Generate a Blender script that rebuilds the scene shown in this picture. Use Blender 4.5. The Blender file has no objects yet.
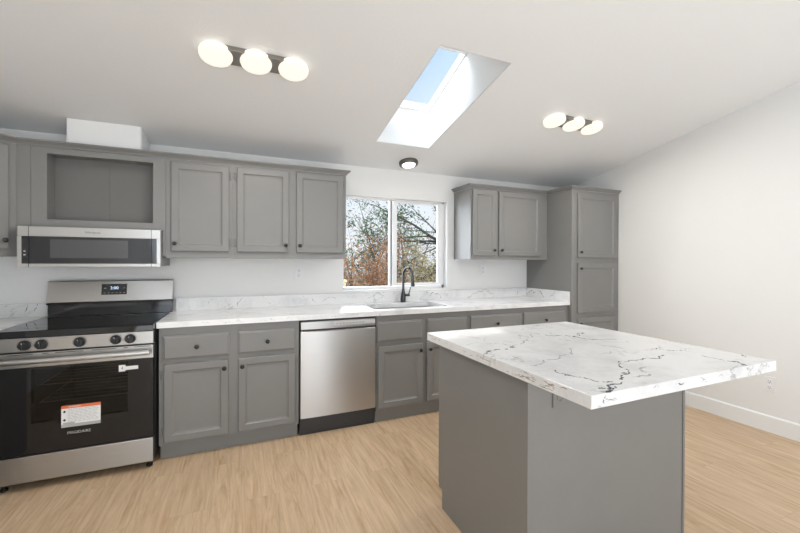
import bpy, bmesh, math, random
from mathutils import Vector, Matrix
random.seed(7)
R = math.radians
scene = bpy.context.scene
col = scene.collection

# ------------------------------------------------------------------ camera
cam_d = bpy.data.cameras.new('camera')
cam = bpy.data.objects.new('camera', cam_d)
col.objects.link(cam)
cam_d.sensor_width = 36.0
cam_d.lens = 374.9062 * 36.0 / 800.0
cam_d.shift_x = 0.0
cam_d.shift_y = -(266.5 - 262.7534) / 800.0
cam_d.clip_start = 0.02
fw = Vector((0.39153277, 0.9201559, -0.0039)).normalized()
rt = Vector((2.45438087e-03, -1.04431666e-03, 9.33557844e-06)).normalized()
up = rt.cross(fw).normalized()
rt = fw.cross(up).normalized()
cam.matrix_world = Matrix(((rt.x, up.x, -fw.x, 0.0), (rt.y, up.y, -fw.y, -3.4793), (rt.z, up.z, -fw.z, 1.3162), (0, 0, 0, 1)))
scene.camera = cam

# ------------------------------------------------------------------ world, sun, daylight, exposure
scene.view_settings.view_transform = 'Standard'
scene.view_settings.look = 'None'
scene.view_settings.gamma = 1.0
scene.view_settings.use_curve_mapping = False
scene.view_settings.exposure = -0.01

world = bpy.data.worlds.new('sky_world')
scene.world = world
world.use_nodes = True
wn = world.node_tree
wn.nodes.clear()
w_out = wn.nodes.new('ShaderNodeOutputWorld')
w_bg = wn.nodes.new('ShaderNodeBackground')
w_tc = wn.nodes.new('ShaderNodeTexCoord')
w_sep = wn.nodes.new('ShaderNodeSeparateXYZ')
w_ramp = wn.nodes.new('ShaderNodeValToRGB')
e = w_ramp.color_ramp.elements
e[0].position = 0.0
e[0].color = (0.90, 0.92, 0.96, 1)
e[1].position = 0.30
e[1].color = (0.80, 0.89, 1.0, 1)
x = e.new(0.60); x.color = (0.42, 0.68, 1.0, 1)
x = e.new(0.80); x.color = (0.24, 0.48, 0.95, 1)
wn.links.new(w_tc.outputs['Generated'], w_sep.inputs[0])
wn.links.new(w_sep.outputs['Z'], w_ramp.inputs[0])
w_bg.inputs['Strength'].default_value = 1.1
wn.links.new(w_ramp.outputs[0], w_bg.inputs[0])
wn.links.new(w_bg.outputs[0], w_out.inputs[0])

sun_d = bpy.data.lights.new('sun', 'SUN')
sun_d.energy = 4.5
sun_d.angle = R(1.0)
sun_d.color = (1.0, 0.96, 0.9)
sun = bpy.data.objects.new('sun', sun_d)
col.objects.link(sun)
sun.rotation_euler = Vector((-0.30, -1.0, -0.535)).to_track_quat('-Z', 'Y').to_euler()
sun.location = (3, 8, 6)

def area(name, loc, direction, sx, sy, power, color):
    d = bpy.data.lights.new(name, 'AREA')
    d.shape = 'RECTANGLE'
    d.size = sx
    d.size_y = sy
    d.energy = power
    d.color = color
    o = bpy.data.objects.new(name, d)
    col.objects.link(o)
    o.location = loc
    o.rotation_euler = Vector(direction).to_track_quat('-Z', 'Z').to_euler()
    return o
# daylight entering through the glazed openings of the far side of the room (behind the viewer)
area('daylight_patio_door', (1.9, -7.35, 1.15), (0.0, 1, 0.15), 2.3, 2.0, 26, (0.80, 0.90, 1.0))
area('daylight_side_window', (-1.35, -7.35, 1.45), (0.1, 1, 0.02), 0.9, 1.3, 20, (0.80, 0.90, 1.0))
# unseen fill lamp added behind the viewer, pointing up to brighten the ceiling
area('added_upward_fill', (1.0, -5.6, 0.25), (0.0, 0.30, 1), 5.2, 2.8, 155, (0.88, 0.945, 1.0))
# unseen lamps added outdoors to brighten the right cabinet side and skylight shaft
area('added_fill_at_kitchen_window', (0.15, 1.25, 1.75), (0.75, -1.0, -0.05), 1.3, 1.5, 100, (0.88, 0.93, 1.0))
area('added_fill_at_skylight', (-0.1, -1.0, 3.75), (1.0, -0.05, -0.75), 1.8, 1.2, 170, (0.90, 0.95, 1.0))

# ------------------------------------------------------------------ materials
def new_mat(name):
    m = bpy.data.materials.new(name)
    m.use_nodes = True
    nt = m.node_tree
    return m, nt, nt.nodes['Principled BSDF']

def srgb(r, g, b):
    f = lambda c: (c / 255 / 12.92) if c / 255 <= 0.04045 else ((c / 255 + 0.055) / 1.055) ** 2.4
    return (f(r), f(g), f(b), 1)

def N(nt, t, **k):
    n = nt.nodes.new(t)
    for a, v in k.items():
        if a in n.inputs:
            n.inputs[a].default_value = v
        else:
            setattr(n, a, v)
    return n

def coords(nt, scale=(1, 1, 1), rot=(0, 0, 0)):
    tc = nt.nodes.new('ShaderNodeTexCoord')
    mp = nt.nodes.new('ShaderNodeMapping')
    mp.inputs['Scale'].default_value = scale
    mp.inputs['Rotation'].default_value = rot
    nt.links.new(tc.outputs['Object'], mp.inputs[0])
    return mp.outputs[0]

def simple(name, color, rough=0.5, metal=0.0, bump=None, bscale=200.0, vary=0.0, vscale=(6, 6, 6), coat=0.0):
    m, nt, b = new_mat(name)
    b.inputs['Base Color'].default_value = color
    b.inputs['Roughness'].default_value = rough
    b.inputs['Metallic'].default_value = metal
    b.inputs['Coat Weight'].default_value = coat
    if vary > 0:
        no = N(nt, 'ShaderNodeTexNoise', Scale=1.0, Detail=4.0)
        nt.links.new(coords(nt, vscale), no.inputs['Vector'])
        mx = N(nt, 'ShaderNodeMix', data_type='RGBA')
        mx.inputs[6].default_value = tuple(c * (1 - vary) for c in color[:3]) + (1,)
        mx.inputs[7].default_value = tuple(min(1, c * (1 + vary)) for c in color[:3]) + (1,)
        nt.links.new(no.outputs[0], mx.inputs[0])
        nt.links.new(mx.outputs[2], b.inputs['Base Color'])
    if bump:
        no = N(nt, 'ShaderNodeTexNoise', Scale=bscale, Detail=3.0)
        nt.links.new(coords(nt), no.inputs['Vector'])
        bp = N(nt, 'ShaderNodeBump', Strength=bump, Distance=0.002)
        nt.links.new(no.outputs[0], bp.inputs['Height'])
        nt.links.new(bp.outputs[0], b.inputs['Normal'])
    return m

def brushed(name, color, rough, sc):
    m, nt, b = new_mat(name)
    b.inputs['Base Color'].default_value = color
    b.inputs['Metallic'].default_value = 1.0
    b.inputs['Anisotropic'].default_value = 0.85
    b.inputs['Anisotropic Rotation'].default_value = 0.25
    tg = N(nt, 'ShaderNodeTangent', direction_type='RADIAL', axis='Z')
    nt.links.new(tg.outputs[0], b.inputs['Tangent'])
    no = N(nt, 'ShaderNodeTexNoise', Scale=1.0, Detail=4.0)
    nt.links.new(coords(nt, sc), no.inputs['Vector'])
    mr = N(nt, 'ShaderNodeMapRange')
    mr.inputs['To Min'].default_value = rough * 0.75
    mr.inputs['To Max'].default_value = rough * 1.3
    nt.links.new(no.outputs[0], mr.inputs[0])
    nt.links.new(mr.outputs[0], b.inputs['Roughness'])
    bp = N(nt, 'ShaderNodeBump', Strength=0.35, Distance=0.0006)
    nt.links.new(no.outputs[0], bp.inputs['Height'])
    nt.links.new(bp.outputs[0], b.inputs['Normal'])
    return m

M = {}
M['wall'] = simple('white_wall_paint', (0.80, 0.795, 0.78, 1), 0.65, bump=0.25, bscale=90)
M['ceiling'] = simple('textured_ceiling_paint', (0.82, 0.82, 0.82, 1), 0.8, bump=0.6, bscale=60)
M['shaft'] = simple('skylight_shaft_paint', (0.85, 0.85, 0.84, 1), 0.7)
M['trim'] = simple('white_trim_paint', (0.83, 0.83, 0.82, 1), 0.4)
M['cab'] = simple('grey_cabinet_paint', (0.208, 0.204, 0.197, 1), 0.38, bump=0.12, bscale=150, vary=0.04)
M['cab_in'] = simple('cabinet_paint_with_niche_shade', (0.150, 0.147, 0.140, 1), 0.6, vary=0.04)  # cabinet grey made darker: the niche's shade is put into the colour
M['steel'] = brushed('brushed_steel', (0.56, 0.555, 0.55, 1), 0.33, (3, 3, 500))
M['steel_v'] = brushed('brushed_steel_panel', (0.44, 0.43, 0.415, 1), 0.3, (3, 3, 350))
M['sink'] = brushed('sink_steel', (0.36, 0.36, 0.37, 1), 0.3, (60, 400, 60))
M['blackglass'] = simple('black_glass', (0.008, 0.008, 0.009, 1), 0.06)
M['cooktop'] = simple('black_cooktop_glass', (0.006, 0.006, 0.007, 1), 0.04)
M['burner'] = simple('burner_print', (0.035, 0.035, 0.037, 1), 0.15)
M['black'] = simple('matte_black', (0.012, 0.012, 0.013, 1), 0.4)
M['blackmetal'] = simple('black_satin_metal', (0.07, 0.07, 0.075, 1), 0.22, metal=0.9)
M['charcoal'] = simple('charcoal_enamel', (0.035, 0.037, 0.042, 1), 0.35)
M['mwglass'] = simple('microwave_glass', (0.018, 0.018, 0.02, 1), 0.08)
M['mwmesh'] = simple('microwave_screen', (0.07, 0.07, 0.072, 1), 0.2)
M['nickel'] = simple('brushed_nickel', (0.33, 0.31, 0.29, 1), 0.35, metal=0.9)
M['bronze'] = simple('dark_nickel_trim', (0.16, 0.15, 0.135, 1), 0.35, metal=0.8)
M['plastic'] = simple('white_plastic', (0.80, 0.80, 0.80, 1), 0.35)
M['slot'] = simple('dark_slot', (0.05, 0.05, 0.05, 1), 0.6)
M['greyplastic'] = simple('grey_plastic', (0.24, 0.24, 0.25, 1), 0.4)
M['vinyl'] = simple('white_window_vinyl', (0.84, 0.84, 0.84, 1), 0.35)
M['paper'] = simple('white_paper', (0.8, 0.8, 0.8, 1), 0.6)
M['papergrey'] = simple('grey_print', (0.42, 0.42, 0.42, 1), 0.6)
M['orange'] = simple('orange_print', (0.75, 0.16, 0.05, 1), 0.5)
M['letter'] = simple('silver_letter', (0.5, 0.5, 0.5, 1), 0.4)
M['darkletter'] = simple('grey_letter', (0.12, 0.12, 0.12, 1), 0.4)
M['ovenin'] = simple('oven_enamel', (0.05, 0.048, 0.045, 1), 0.4)
M['rack'] = simple('oven_rack_wire', (0.55, 0.55, 0.55, 1), 0.3, metal=1.0)
M['steelgrey'] = simple('grey_sheet_metal', (0.24, 0.24, 0.235, 1), 0.4, metal=0.1)
M['bark'] = simple('bark', (0.16, 0.115, 0.085, 1), 0.9, vary=0.4, vscale=(20, 20, 8))
M['barkd'] = simple('dark_bark', (0.07, 0.055, 0.045, 1), 0.9, vary=0.4, vscale=(20, 20, 8))
M['twig'] = simple('twig', (0.22, 0.16, 0.12, 1), 0.9)
M['tan'] = simple('tan_board', (0.62, 0.47, 0.25, 1), 0.7)

def emis(name, color, strength):
    m, nt, b = new_mat(name)
    b.inputs['Base Color'].default_value = (0.25, 0.25, 0.25, 1)
    b.inputs['Emission Color'].default_value = color
    b.inputs['Emission Strength'].default_value = strength
    return m
M['shade'] = emis('lit_opal_glass', (1.0, 0.92, 0.78, 1), 0.95)
M['shade_cool'] = emis('lit_opal_lens', (1.0, 0.97, 0.90, 1), 1.8)
M['led'] = emis('display_digits', (0.55, 0.75, 1.0, 1), 1.5)

def leaf_mat(name, c1, c2):
    m, nt, b = new_mat(name)
    no = N(nt, 'ShaderNodeTexNoise', Scale=9.0, Detail=3.0)
    nt.links.new(coords(nt), no.inputs['Vector'])
    cr = N(nt, 'ShaderNodeValToRGB')
    cr.color_ramp.elements[0].position = 0.38
    cr.color_ramp.elements[1].position = 0.62
    cr.color_ramp.elements[0].color = c1
    cr.color_ramp.elements[1].color = c2
    nt.links.new(no.outputs[0], cr.inputs[0])
    nt.links.new(cr.outputs[0], b.inputs['Base Color'])
    b.inputs['Roughness'].default_value = 0.7
    tr = N(nt, 'ShaderNodeBsdfTranslucent')
    nt.links.new(cr.outputs[0], tr.inputs['Color'])
    mx = N(nt, 'ShaderNodeMixShader')
    mx.inputs[0].default_value = 0.45
    out = nt.nodes['Material Output']
    nt.links.new(b.outputs[0], mx.inputs[1])
    nt.links.new(tr.outputs[0], mx.inputs[2])
    nt.links.new(mx.outputs[0], out.inputs[0])
    return m
M['leaf_orange'] = leaf_mat('rust_leaves', (0.42, 0.17, 0.06, 1), (0.66, 0.38, 0.18, 1))
M['leaf_olive'] = leaf_mat('olive_leaves', (0.30, 0.22, 0.10, 1), (0.75, 0.64, 0.32, 1))
M['leaf_green'] = leaf_mat('evergreen_needles', (0.06, 0.14, 0.06, 1), (0.16, 0.27, 0.12, 1))

def glass_pane(name, tint, refl_rough=0.02):
    m, nt, b = new_mat(name)
    nt.nodes.remove(b)
    out = nt.nodes['Material Output']
    tr = N(nt, 'ShaderNodeBsdfTransparent')
    tr.inputs[0].default_value = tint
    gl = N(nt, 'ShaderNodeBsdfGlossy')
    gl.inputs['Roughness'].default_value = refl_rough
    fr = N(nt, 'ShaderNodeFresnel')
    fr.inputs[0].default_value = 1.45
    mx = N(nt, 'ShaderNodeMixShader')
    geo = N(nt, 'ShaderNodeNewGeometry')
    inv = N(nt, 'ShaderNodeMath', operation='SUBTRACT')
    inv.inputs[0].default_value = 1.0
    nt.links.new(geo.outputs['Backfacing'], inv.inputs[1])
    ml = N(nt, 'ShaderNodeMath', operation='MULTIPLY')
    nt.links.new(fr.outputs[0], ml.inputs[0])
    nt.links.new(inv.outputs[0], ml.inputs[1])
    nt.links.new(ml.outputs[0], mx.inputs[0])
    nt.links.new(tr.outputs[0], mx.inputs[1])
    nt.links.new(gl.outputs[0], mx.inputs[2])
    nt.links.new(mx.outputs[0], out.inputs[0])
    return m
M['glass'] = glass_pane('window_glass', (0.96, 0.97, 0.97, 1))
M['ovenglass'] = glass_pane('oven_door_glass', (0.55, 0.55, 0.53, 1), 0.04)

# marble-look quartz
def marble():
    m, nt, b = new_mat('white_veined_quartz')
    v = coords(nt)
    n1 = N(nt, 'ShaderNodeTexNoise', Scale=2.2, Detail=7.0, Roughness=0.6, Distortion=0.8)
    nt.links.new(v, n1.inputs['Vector'])
    sub = N(nt, 'ShaderNodeMath', operation='SUBTRACT')
    sub.inputs[1].default_value = 0.5
    nt.links.new(n1.outputs[0], sub.inputs[0])
    ab = N(nt, 'ShaderNodeMath', operation='ABSOLUTE')
    nt.links.new(sub.outputs[0], ab.inputs[0])
    mr = N(nt, 'ShaderNodeMapRange')
    mr.inputs['From Max'].default_value = 0.012
    mr.inputs['To Min'].default_value = 1.0
    mr.inputs['To Max'].default_value = 0.0
    nt.links.new(ab.outputs[0], mr.inputs[0])
    n2 = N(nt, 'ShaderNodeTexNoise', Scale=5.0, Detail=5.0, Roughness=0.65)
    nt.links.new(v, n2.inputs['Vector'])
    mk = N(nt, 'ShaderNodeMapRange')
    mk.inputs['From Min'].default_value = 0.48
    mk.inputs['From Max'].default_value = 0.66
    nt.links.new(n2.outputs[0], mk.inputs[0])
    mu = N(nt, 'ShaderNodeMath', operation='MULTIPLY')
    nt.links.new(mr.outputs[0], mu.inputs[0])
    nt.links.new(mk.outputs[0], mu.inputs[1])
    mu2 = N(nt, 'ShaderNodeMath', operation='MULTIPLY')
    mu2.inputs[1].default_value = 0.75
    nt.links.new(mu.outputs[0], mu2.inputs[0])
    n3 = N(nt, 'ShaderNodeTexNoise', Scale=3.2, Detail=6.0, Roughness=0.7)
    nt.links.new(v, n3.inputs['Vector'])
    cr = N(nt, 'ShaderNodeValToRGB')
    cr.color_ramp.elements[0].position = 0.30
    cr.color_ramp.elements[0].color = (0.62, 0.62, 0.63, 1)
    cr.color_ramp.elements[1].position = 0.52
    cr.color_ramp.elements[1].color = (0.79, 0.79, 0.79, 1)
    nt.links.new(n3.outputs[0], cr.inputs[0])
    mx = N(nt, 'ShaderNodeMix', data_type='RGBA')
    mx.inputs[7].default_value = (0.22, 0.22, 0.24, 1)
    nt.links.new(mu2.outputs[0], mx.inputs[0])
    nt.links.new(cr.outputs[0], mx.inputs[6])
    nt.links.new(mx.outputs[2], b.inputs['Base Color'])
    b.inputs['Roughness'].default_value = 0.16
    return m
M['marble'] = marble()
M['vein'] = simple('dark_vein', (0.13, 0.13, 0.15, 1), 0.2)
M['vein_soft'] = simple('soft_grey_vein', (0.42, 0.42, 0.43, 1), 0.2)
M['vein_brown'] = simple('brown_grey_vein', (0.36, 0.32, 0.28, 1), 0.2)

def floor_mat():
    m, nt, b = new_mat('light_oak_planks')
    tc = nt.nodes.new('ShaderNodeTexCoord')
    mp = nt.nodes.new('ShaderNodeMapping')
    mp.inputs['Rotation'].default_value = (0, 0, R(90))
    nt.links.new(tc.outputs['Object'], mp.inputs[0])
    br = N(nt, 'ShaderNodeTexBrick')
    br.offset = 0.37
    br.inputs['Scale'].default_value = 1.0
    br.inputs['Brick Width'].default_value = 1.22
    br.inputs['Row Height'].default_value = 0.18
    br.inputs['Mortar Size'].default_value = 0.0012
    br.inputs['Mortar Smooth'].default_value = 0.6
    br.inputs['Color1'].default_value = (0, 0, 0, 1)
    br.inputs['Color2'].default_value = (1, 1, 1, 1)
    br.inputs['Mortar'].default_value = (0.5, 0.5, 0.5, 1)
    nt.links.new(mp.outputs[0], br.inputs['Vector'])
    # per-plank offset for the grain
    sc = N(nt, 'ShaderNodeVectorMath', operation='SCALE')
    sc.inputs['Scale'].default_value = 7.0
    nt.links.new(br.outputs['Color'], sc.inputs[0])
    ad = N(nt, 'ShaderNodeVectorMath', operation='ADD')
    nt.links.new(mp.outputs[0], ad.inputs[0])
    nt.links.new(sc.outputs[0], ad.inputs[1])
    st = nt.nodes.new('ShaderNodeMapping')
    st.inputs['Scale'].default_value = (1.3, 12, 12)
    nt.links.new(ad.outputs[0], st.inputs[0])
    g1 = N(nt, 'ShaderNodeTexNoise', Scale=1.3, Detail=8.0, Roughness=0.68, Distortion=2.2)
    nt.links.new(st.outputs[0], g1.inputs['Vector'])
    st2 = nt.nodes.new('ShaderNodeMapping')
    st2.inputs['Scale'].default_value = (3, 70, 70)
    nt.links.new(ad.outputs[0], st2.inputs[0])
    g2 = N(nt, 'ShaderNodeTexNoise', Scale=1.0, Detail=3.0)
    nt.links.new(st2.outputs[0], g2.inputs['Vector'])
    cr = N(nt, 'ShaderNodeValToRGB')
    e = cr.color_ramp.elements
    e[0].position = 0.30
    e[0].color = (0.46, 0.30, 0.165, 1)
    e[1].position = 0.50
    e[1].color = (0.59, 0.43, 0.28, 1)
    x = e.new(0.7)
    x.color = (0.67, 0.505, 0.34, 1)
    nt.links.new(g1.outputs[0], cr.inputs[0])
    m1 = N(nt, 'ShaderNodeMix', data_type='RGBA', blend_type='MULTIPLY')
    m1.inputs[0].default_value = 0.35
    nt.links.new(cr.outputs[0], m1.inputs[6])
    cg = N(nt, 'ShaderNodeValToRGB')
    cg.color_ramp.elements[0].position = 0.3
    cg.color_ramp.elements[0].color = (0.72, 0.68, 0.64, 1)
    cg.color_ramp.elements[1].position = 0.6
    cg.color_ramp.elements[1].color = (1.1, 1.1, 1.1, 1)
    nt.links.new(g2.outputs[0], cg.inputs[0])
    nt.links.new(cg.outputs[0], m1.inputs[7])
    # plank tone
    m2 = N(nt, 'ShaderNodeMix', data_type='RGBA', blend_type='MULTIPLY')
    m2.inputs[0].default_value = 1.0
    cp = N(nt, 'ShaderNodeValToRGB')
    cp.color_ramp.elements[0].color = (0.95, 0.945, 0.94, 1)
    cp.color_ramp.elements[1].color = (1.04, 1.04, 1.04, 1)
    nt.links.new(br.outputs['Color'], cp.inputs[0])
    nt.links.new(m1.outputs[2], m2.inputs[6])
    nt.links.new(cp.outputs[0], m2.inputs[7])
    m3 = N(nt, 'ShaderNodeMix', data_type='RGBA')
    m3.inputs[7].default_value = (0.27, 0.17, 0.095, 1)
    fa = N(nt, 'ShaderNodeMath', operation='MULTIPLY')
    fa.inputs[1].default_value = 0.35
    nt.links.new(br.outputs['Fac'], fa.inputs[0])
    nt.links.new(fa.outputs[0], m3.inputs[0])
    nt.links.new(m2.outputs[2], m3.inputs[6])
    nt.links.new(m3.outputs[2], b.inputs['Base Color'])
    b.inputs['Roughness'].default_value = 0.42
    bp = N(nt, 'ShaderNodeBump', Strength=0.15, Distance=0.001)
    nt.links.new(g2.outputs[0], bp.inputs['Height'])
    nt.links.new(bp.outputs[0], b.inputs['Normal'])
    return m
M['floor'] = floor_mat()
def ground_mat():
    m, nt, b = new_mat('dry_grass_ground')
    no = N(nt, 'ShaderNodeTexNoise', Scale=2.5, Detail=8.0)
    nt.links.new(coords(nt), no.inputs['Vector'])
    cr = N(nt, 'ShaderNodeValToRGB')
    cr.color_ramp.elements[0].position = 0.4
    cr.color_ramp.elements[0].color = (0.20, 0.13, 0.07, 1)
    cr.color_ramp.elements[1].position = 0.6
    cr.color_ramp.elements[1].color = (0.36, 0.28, 0.16, 1)
    nt.links.new(no.outputs[0], cr.inputs[0])
    nt.links.new(cr.outputs[0], b.inputs['Base Color'])
    b.inputs['Roughness'].default_value = 0.95
    return m
M['ground'] = ground_mat()

# ------------------------------------------------------------------ mesh helpers
class MB:
    def __init__(s):
        s.bm = bmesh.new()
        s.mi = 0
    def face(s, pts):
        f = s.bm.faces.new([s.bm.verts.new(p) for p in pts])
        f.material_index = s.mi
        return f
    def box(s, x0, x1, y0, y1, z0, z1, bev=0.0, seg=2):
        x0, x1 = sorted((x0, x1)); y0, y1 = sorted((y0, y1)); z0, z1 = sorted((z0, z1))
        v = [s.bm.verts.new(p) for p in ((x0, y0, z0), (x1, y0, z0), (x1, y1, z0), (x0, y1, z0), (x0, y0, z1), (x1, y0, z1), (x1, y1, z1), (x0, y1, z1))]
        fs = []
        for q in ((0, 3, 2, 1), (4, 5, 6, 7), (0, 1, 5, 4), (1, 2, 6, 5), (2, 3, 7, 6), (3, 0, 4, 7)):
            f = s.bm.faces.new([v[i] for i in q]); f.material_index = s.mi; fs.append(f)
        if bev > 0:
            es = list({e for f in fs for e in f.edges})
            bmesh.ops.bevel(s.bm, geom=es, offset=bev, segments=seg, affect='EDGES', profile=0.5)
        return s
    def loft(s, rings, cap0=True, cap1=True, closed=True):
        rv = [[s.bm.verts.new(p) for p in r] for r in rings]
        n = len(rv[0])
        for a, b in zip(rv, rv[1:]):
            for i in range(n if closed else n - 1):
                j = (i + 1) % n
                f = s.bm.faces.new((a[i], a[j], b[j], b[i])); f.material_index = s.mi
        if cap0:
            f = s.bm.faces.new(rv[0][::-1]); f.material_index = s.mi
        if cap1:
            f = s.bm.faces.new(rv[-1]); f.material_index = s.mi
        return s
    def panel(s, x0, x1, z0, z1, y, loops):
        """profiled panel facing -y; loops are (inset, distance in front of y)"""
        rings = [[(x0 + i, y - o, z0 + i), (x1 - i, y - o, z0 + i), (x1 - i, y - o, z1 - i), (x0 + i, y - o, z1 - i)] for i, o in loops]
        return s.loft(rings)
    def lathe(s, prof, c, axis='z', n=20, cap0=True, cap1=True):
        """profile (radius, height) revolved about an axis through c; axis '-y' grows towards -y"""
        rings = []
        for r, h in prof:
            ring = []
            for k in range(n):
                a = 2 * math.pi * k / n
                u, w = r * math.cos(a), r * math.sin(a)
                if axis == 'z': p = (c[0] + u, c[1] + w, c[2] + h)
                elif axis == '-y': p = (c[0] + u, c[1] - h, c[2] + w)
                elif axis == 'x': p = (c[0] + h, c[1] + u, c[2] + w)
                elif axis == '-x': p = (c[0] - h, c[1] + u, c[2] + w)
                ring.append(p)
            rings.append(ring)
        return s.loft(rings, cap0, cap1)
    def tube(s, pts, rad, n=10):
        pts = [Vector(p) for p in pts]
        if not isinstance(rad, (list, tuple)): rad = [rad] * len(pts)
        rings = []
        ref = None
        for i, p in enumerate(pts):
            t = (pts[min(i + 1, len(pts) - 1)] - pts[max(i - 1, 0)]).normalized()
            if ref is None:
                ref = t.orthogonal().normalized()
            else:
                ref = (ref - t * ref.dot(t))
                ref = ref.normalized() if ref.length > 1e-5 else t.orthogonal().normalized()
            b = t.cross(ref)
            rings.append([p + (ref * math.cos(2 * math.pi * k / n) + b * math.sin(2 * math.pi * k / n)) * rad[i] for k in range(n)])
        return s.loft(rings)

SM = {'tube', 'smooth'}
def obj(name, mb, mats, parent=None, local=False, smooth=False, origin=None):
    bm = mb.bm
    bmesh.ops.recalc_face_normals(bm, faces=bm.faces)
    if parent is not None and not local:
        root = parent
        off = Vector((0, 0, 0))
        while root is not None:
            off += root.location
            root = root.parent
        bmesh.ops.translate(bm, verts=bm.verts, vec=-off)
    if parent is None:
        if origin is None:
            xs = [v.co for v in bm.verts]
            mn = Vector((min(v.x for v in xs), min(v.y for v in xs), min(v.z for v in xs)))
            mxx = Vector((max(v.x for v in xs), max(v.y for v in xs), max(v.z for v in xs)))
            origin = Vector(((mn.x + mxx.x) / 2, (mn.y + mxx.y) / 2, mn.z))
        origin = Vector(origin)
        bmesh.ops.translate(bm, verts=bm.verts, vec=-origin)
    me = bpy.data.meshes.new(name)
    bm.to_mesh(me)
    bm.free()
    if not isinstance(mats, (list, tuple)): mats = [mats]
    for m in mats: me.materials.append(M[m])
    if smooth:
        for p in me.polygons: p.use_smooth = True
        me.set_sharp_from_angle(angle=R(38))
    o = bpy.data.objects.new(name, me)
    col.objects.link(o)
    if parent is not None: o.parent = parent
    else: o.location = origin
    return o

def thing(name, label, cat, loc, group=None, rot=(0, 0, 0)):
    o = bpy.data.objects.new(name, None)
    col.objects.link(o)
    o.location = loc
    o.rotation_euler = rot
    o.empty_display_size = 0.1
    tag(o, label, cat, group)
    return o
def tag(o, label, cat, group=None, kind=None):
    o['label'] = label
    o['category'] = cat
    if group: o['group'] = group
    if kind: o['kind'] = kind
    return o
def struct(name, mb, mats, parent=None, smooth=False):
    o = obj(name, mb, mats, parent, smooth=smooth)
    if parent is None: o['kind'] = 'structure'
    return o

def text_obj(name, body, size, mat, parent, place, extrude=0.0004, bold=False):
    """lettering as a real mesh facing -y; place = centre in world coordinates"""
    cu = bpy.data.curves.new(name, 'FONT')
    cu.body = body
    cu.size = size
    cu.extrude = extrude
    cu.align_x = 'CENTER'
    cu.align_y = 'CENTER'
    cu.resolution_u = 3
    to = bpy.data.objects.new(name + '_source', cu)
    col.objects.link(to)
    dg = bpy.context.evaluated_depsgraph_get()
    me = bpy.data.meshes.new_from_object(to.evaluated_get(dg))
    bpy.data.objects.remove(to)
    mt = Matrix.Rotation(R(90), 4, 'X')
    me.transform(mt)
    off = Vector((0, 0, 0))
    r = parent
    while r is not None:
        off += r.location
        r = r.parent
    me.transform(Matrix.Translation(Vector(place) - off))
    me.materials.clear()
    me.materials.append(M[mat])
    o = bpy.data.objects.new(name, me)
    col.objects.link(o)
    o.parent = parent
    return o

# ------------------------------------------------------------------ room constants
XL, XR = -1.94, 3.79
ZC, SL = 2.2295, 0.2036
YR, YF = -3.7, -7.4           # ridge and the far wall behind the viewer
ceil_z = lambda y: ZC - SL * y
ZR = ceil_z(YR)
ZF = ZR - SL * (YR - YF)
WX0, WX1, WZ0, WZ1 = 0.895, 2.024, 1.036, 1.948

# floor
f = MB(); f.box(XL - 0.15, XR + 0.15, YF - 0.15, 0.15, -0.12, 0)
struct('floor', f, 'floor')
# back wall with window opening
w = MB()
w.box(XL - 0.15, WX0, 0, 0.15, 0, ZC + 0.1)
w.box(WX1, XR + 0.15, 0, 0.15, 0, ZC + 0.1)
w.box(WX0, WX1, 0, 0.15, 0, WZ0)
w.box(WX0, WX1, 0, 0.15, WZ1, ZC + 0.1)
struct('wall_back', w, 'wall')
def side_wall(x0, x1):
    m = MB()
    pts = [(0, 0), (0, ZC), (YR, ZR), (YF, ZF), (YF, 0)]
    m.loft([[(x0, y, z + (0.12 if z > 0 else 0)) for y, z in pts], [(x1, y, z + (0.12 if z > 0 else 0)) for y, z in pts]])
    return m
struct('wall_left', side_wall(XL - 0.15, XL), 'wall')
struct('wall_right', side_wall(XR, XR + 0.15), 'wall')
# wall behind the viewer, with glazed openings
w = MB()
A0, A1, B0, B1 = -1.85, -0.85, 0.7, 3.1
w.box(XL - 0.15, A0, YF - 0.15, YF, 0, ZF + 0.1)
w.box(A1, B0, YF - 0.15, YF, 0, ZF + 0.1)
w.box(B1, XR + 0.15, YF - 0.15, YF, 0, ZF + 0.1)
w.box(A0, A1, YF - 0.15, YF, 0, 0.75)
w.box(A0, A1, YF - 0.15, YF, 2.12, ZF + 0.1)
w.box(B0, B1, YF - 0.15, YF, 2.15, ZF + 0.1)
struct('wall_front', w, 'wall')
def glazing(name, x0, x1, z0, z1, n):
    m = MB()
    t = 0.05
    m.box(x0, x1, YF - 0.12, YF - 0.06, z0, z0 + t)
    m.box(x0, x1, YF - 0.12, YF - 0.06, z1 - t, z1)
    for k in range(n + 1):
        xx = x0 + (x1 - x0 - t) * k / n
        m.box(xx, xx + t, YF - 0.12, YF - 0.06, z0, z1)
    return struct(name, m, 'vinyl')
glazing('window_2', A0, A1, 0.75, 2.12, 2)
glazing('door_1', B0, B1, 0.0, 2.15, 2)

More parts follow.
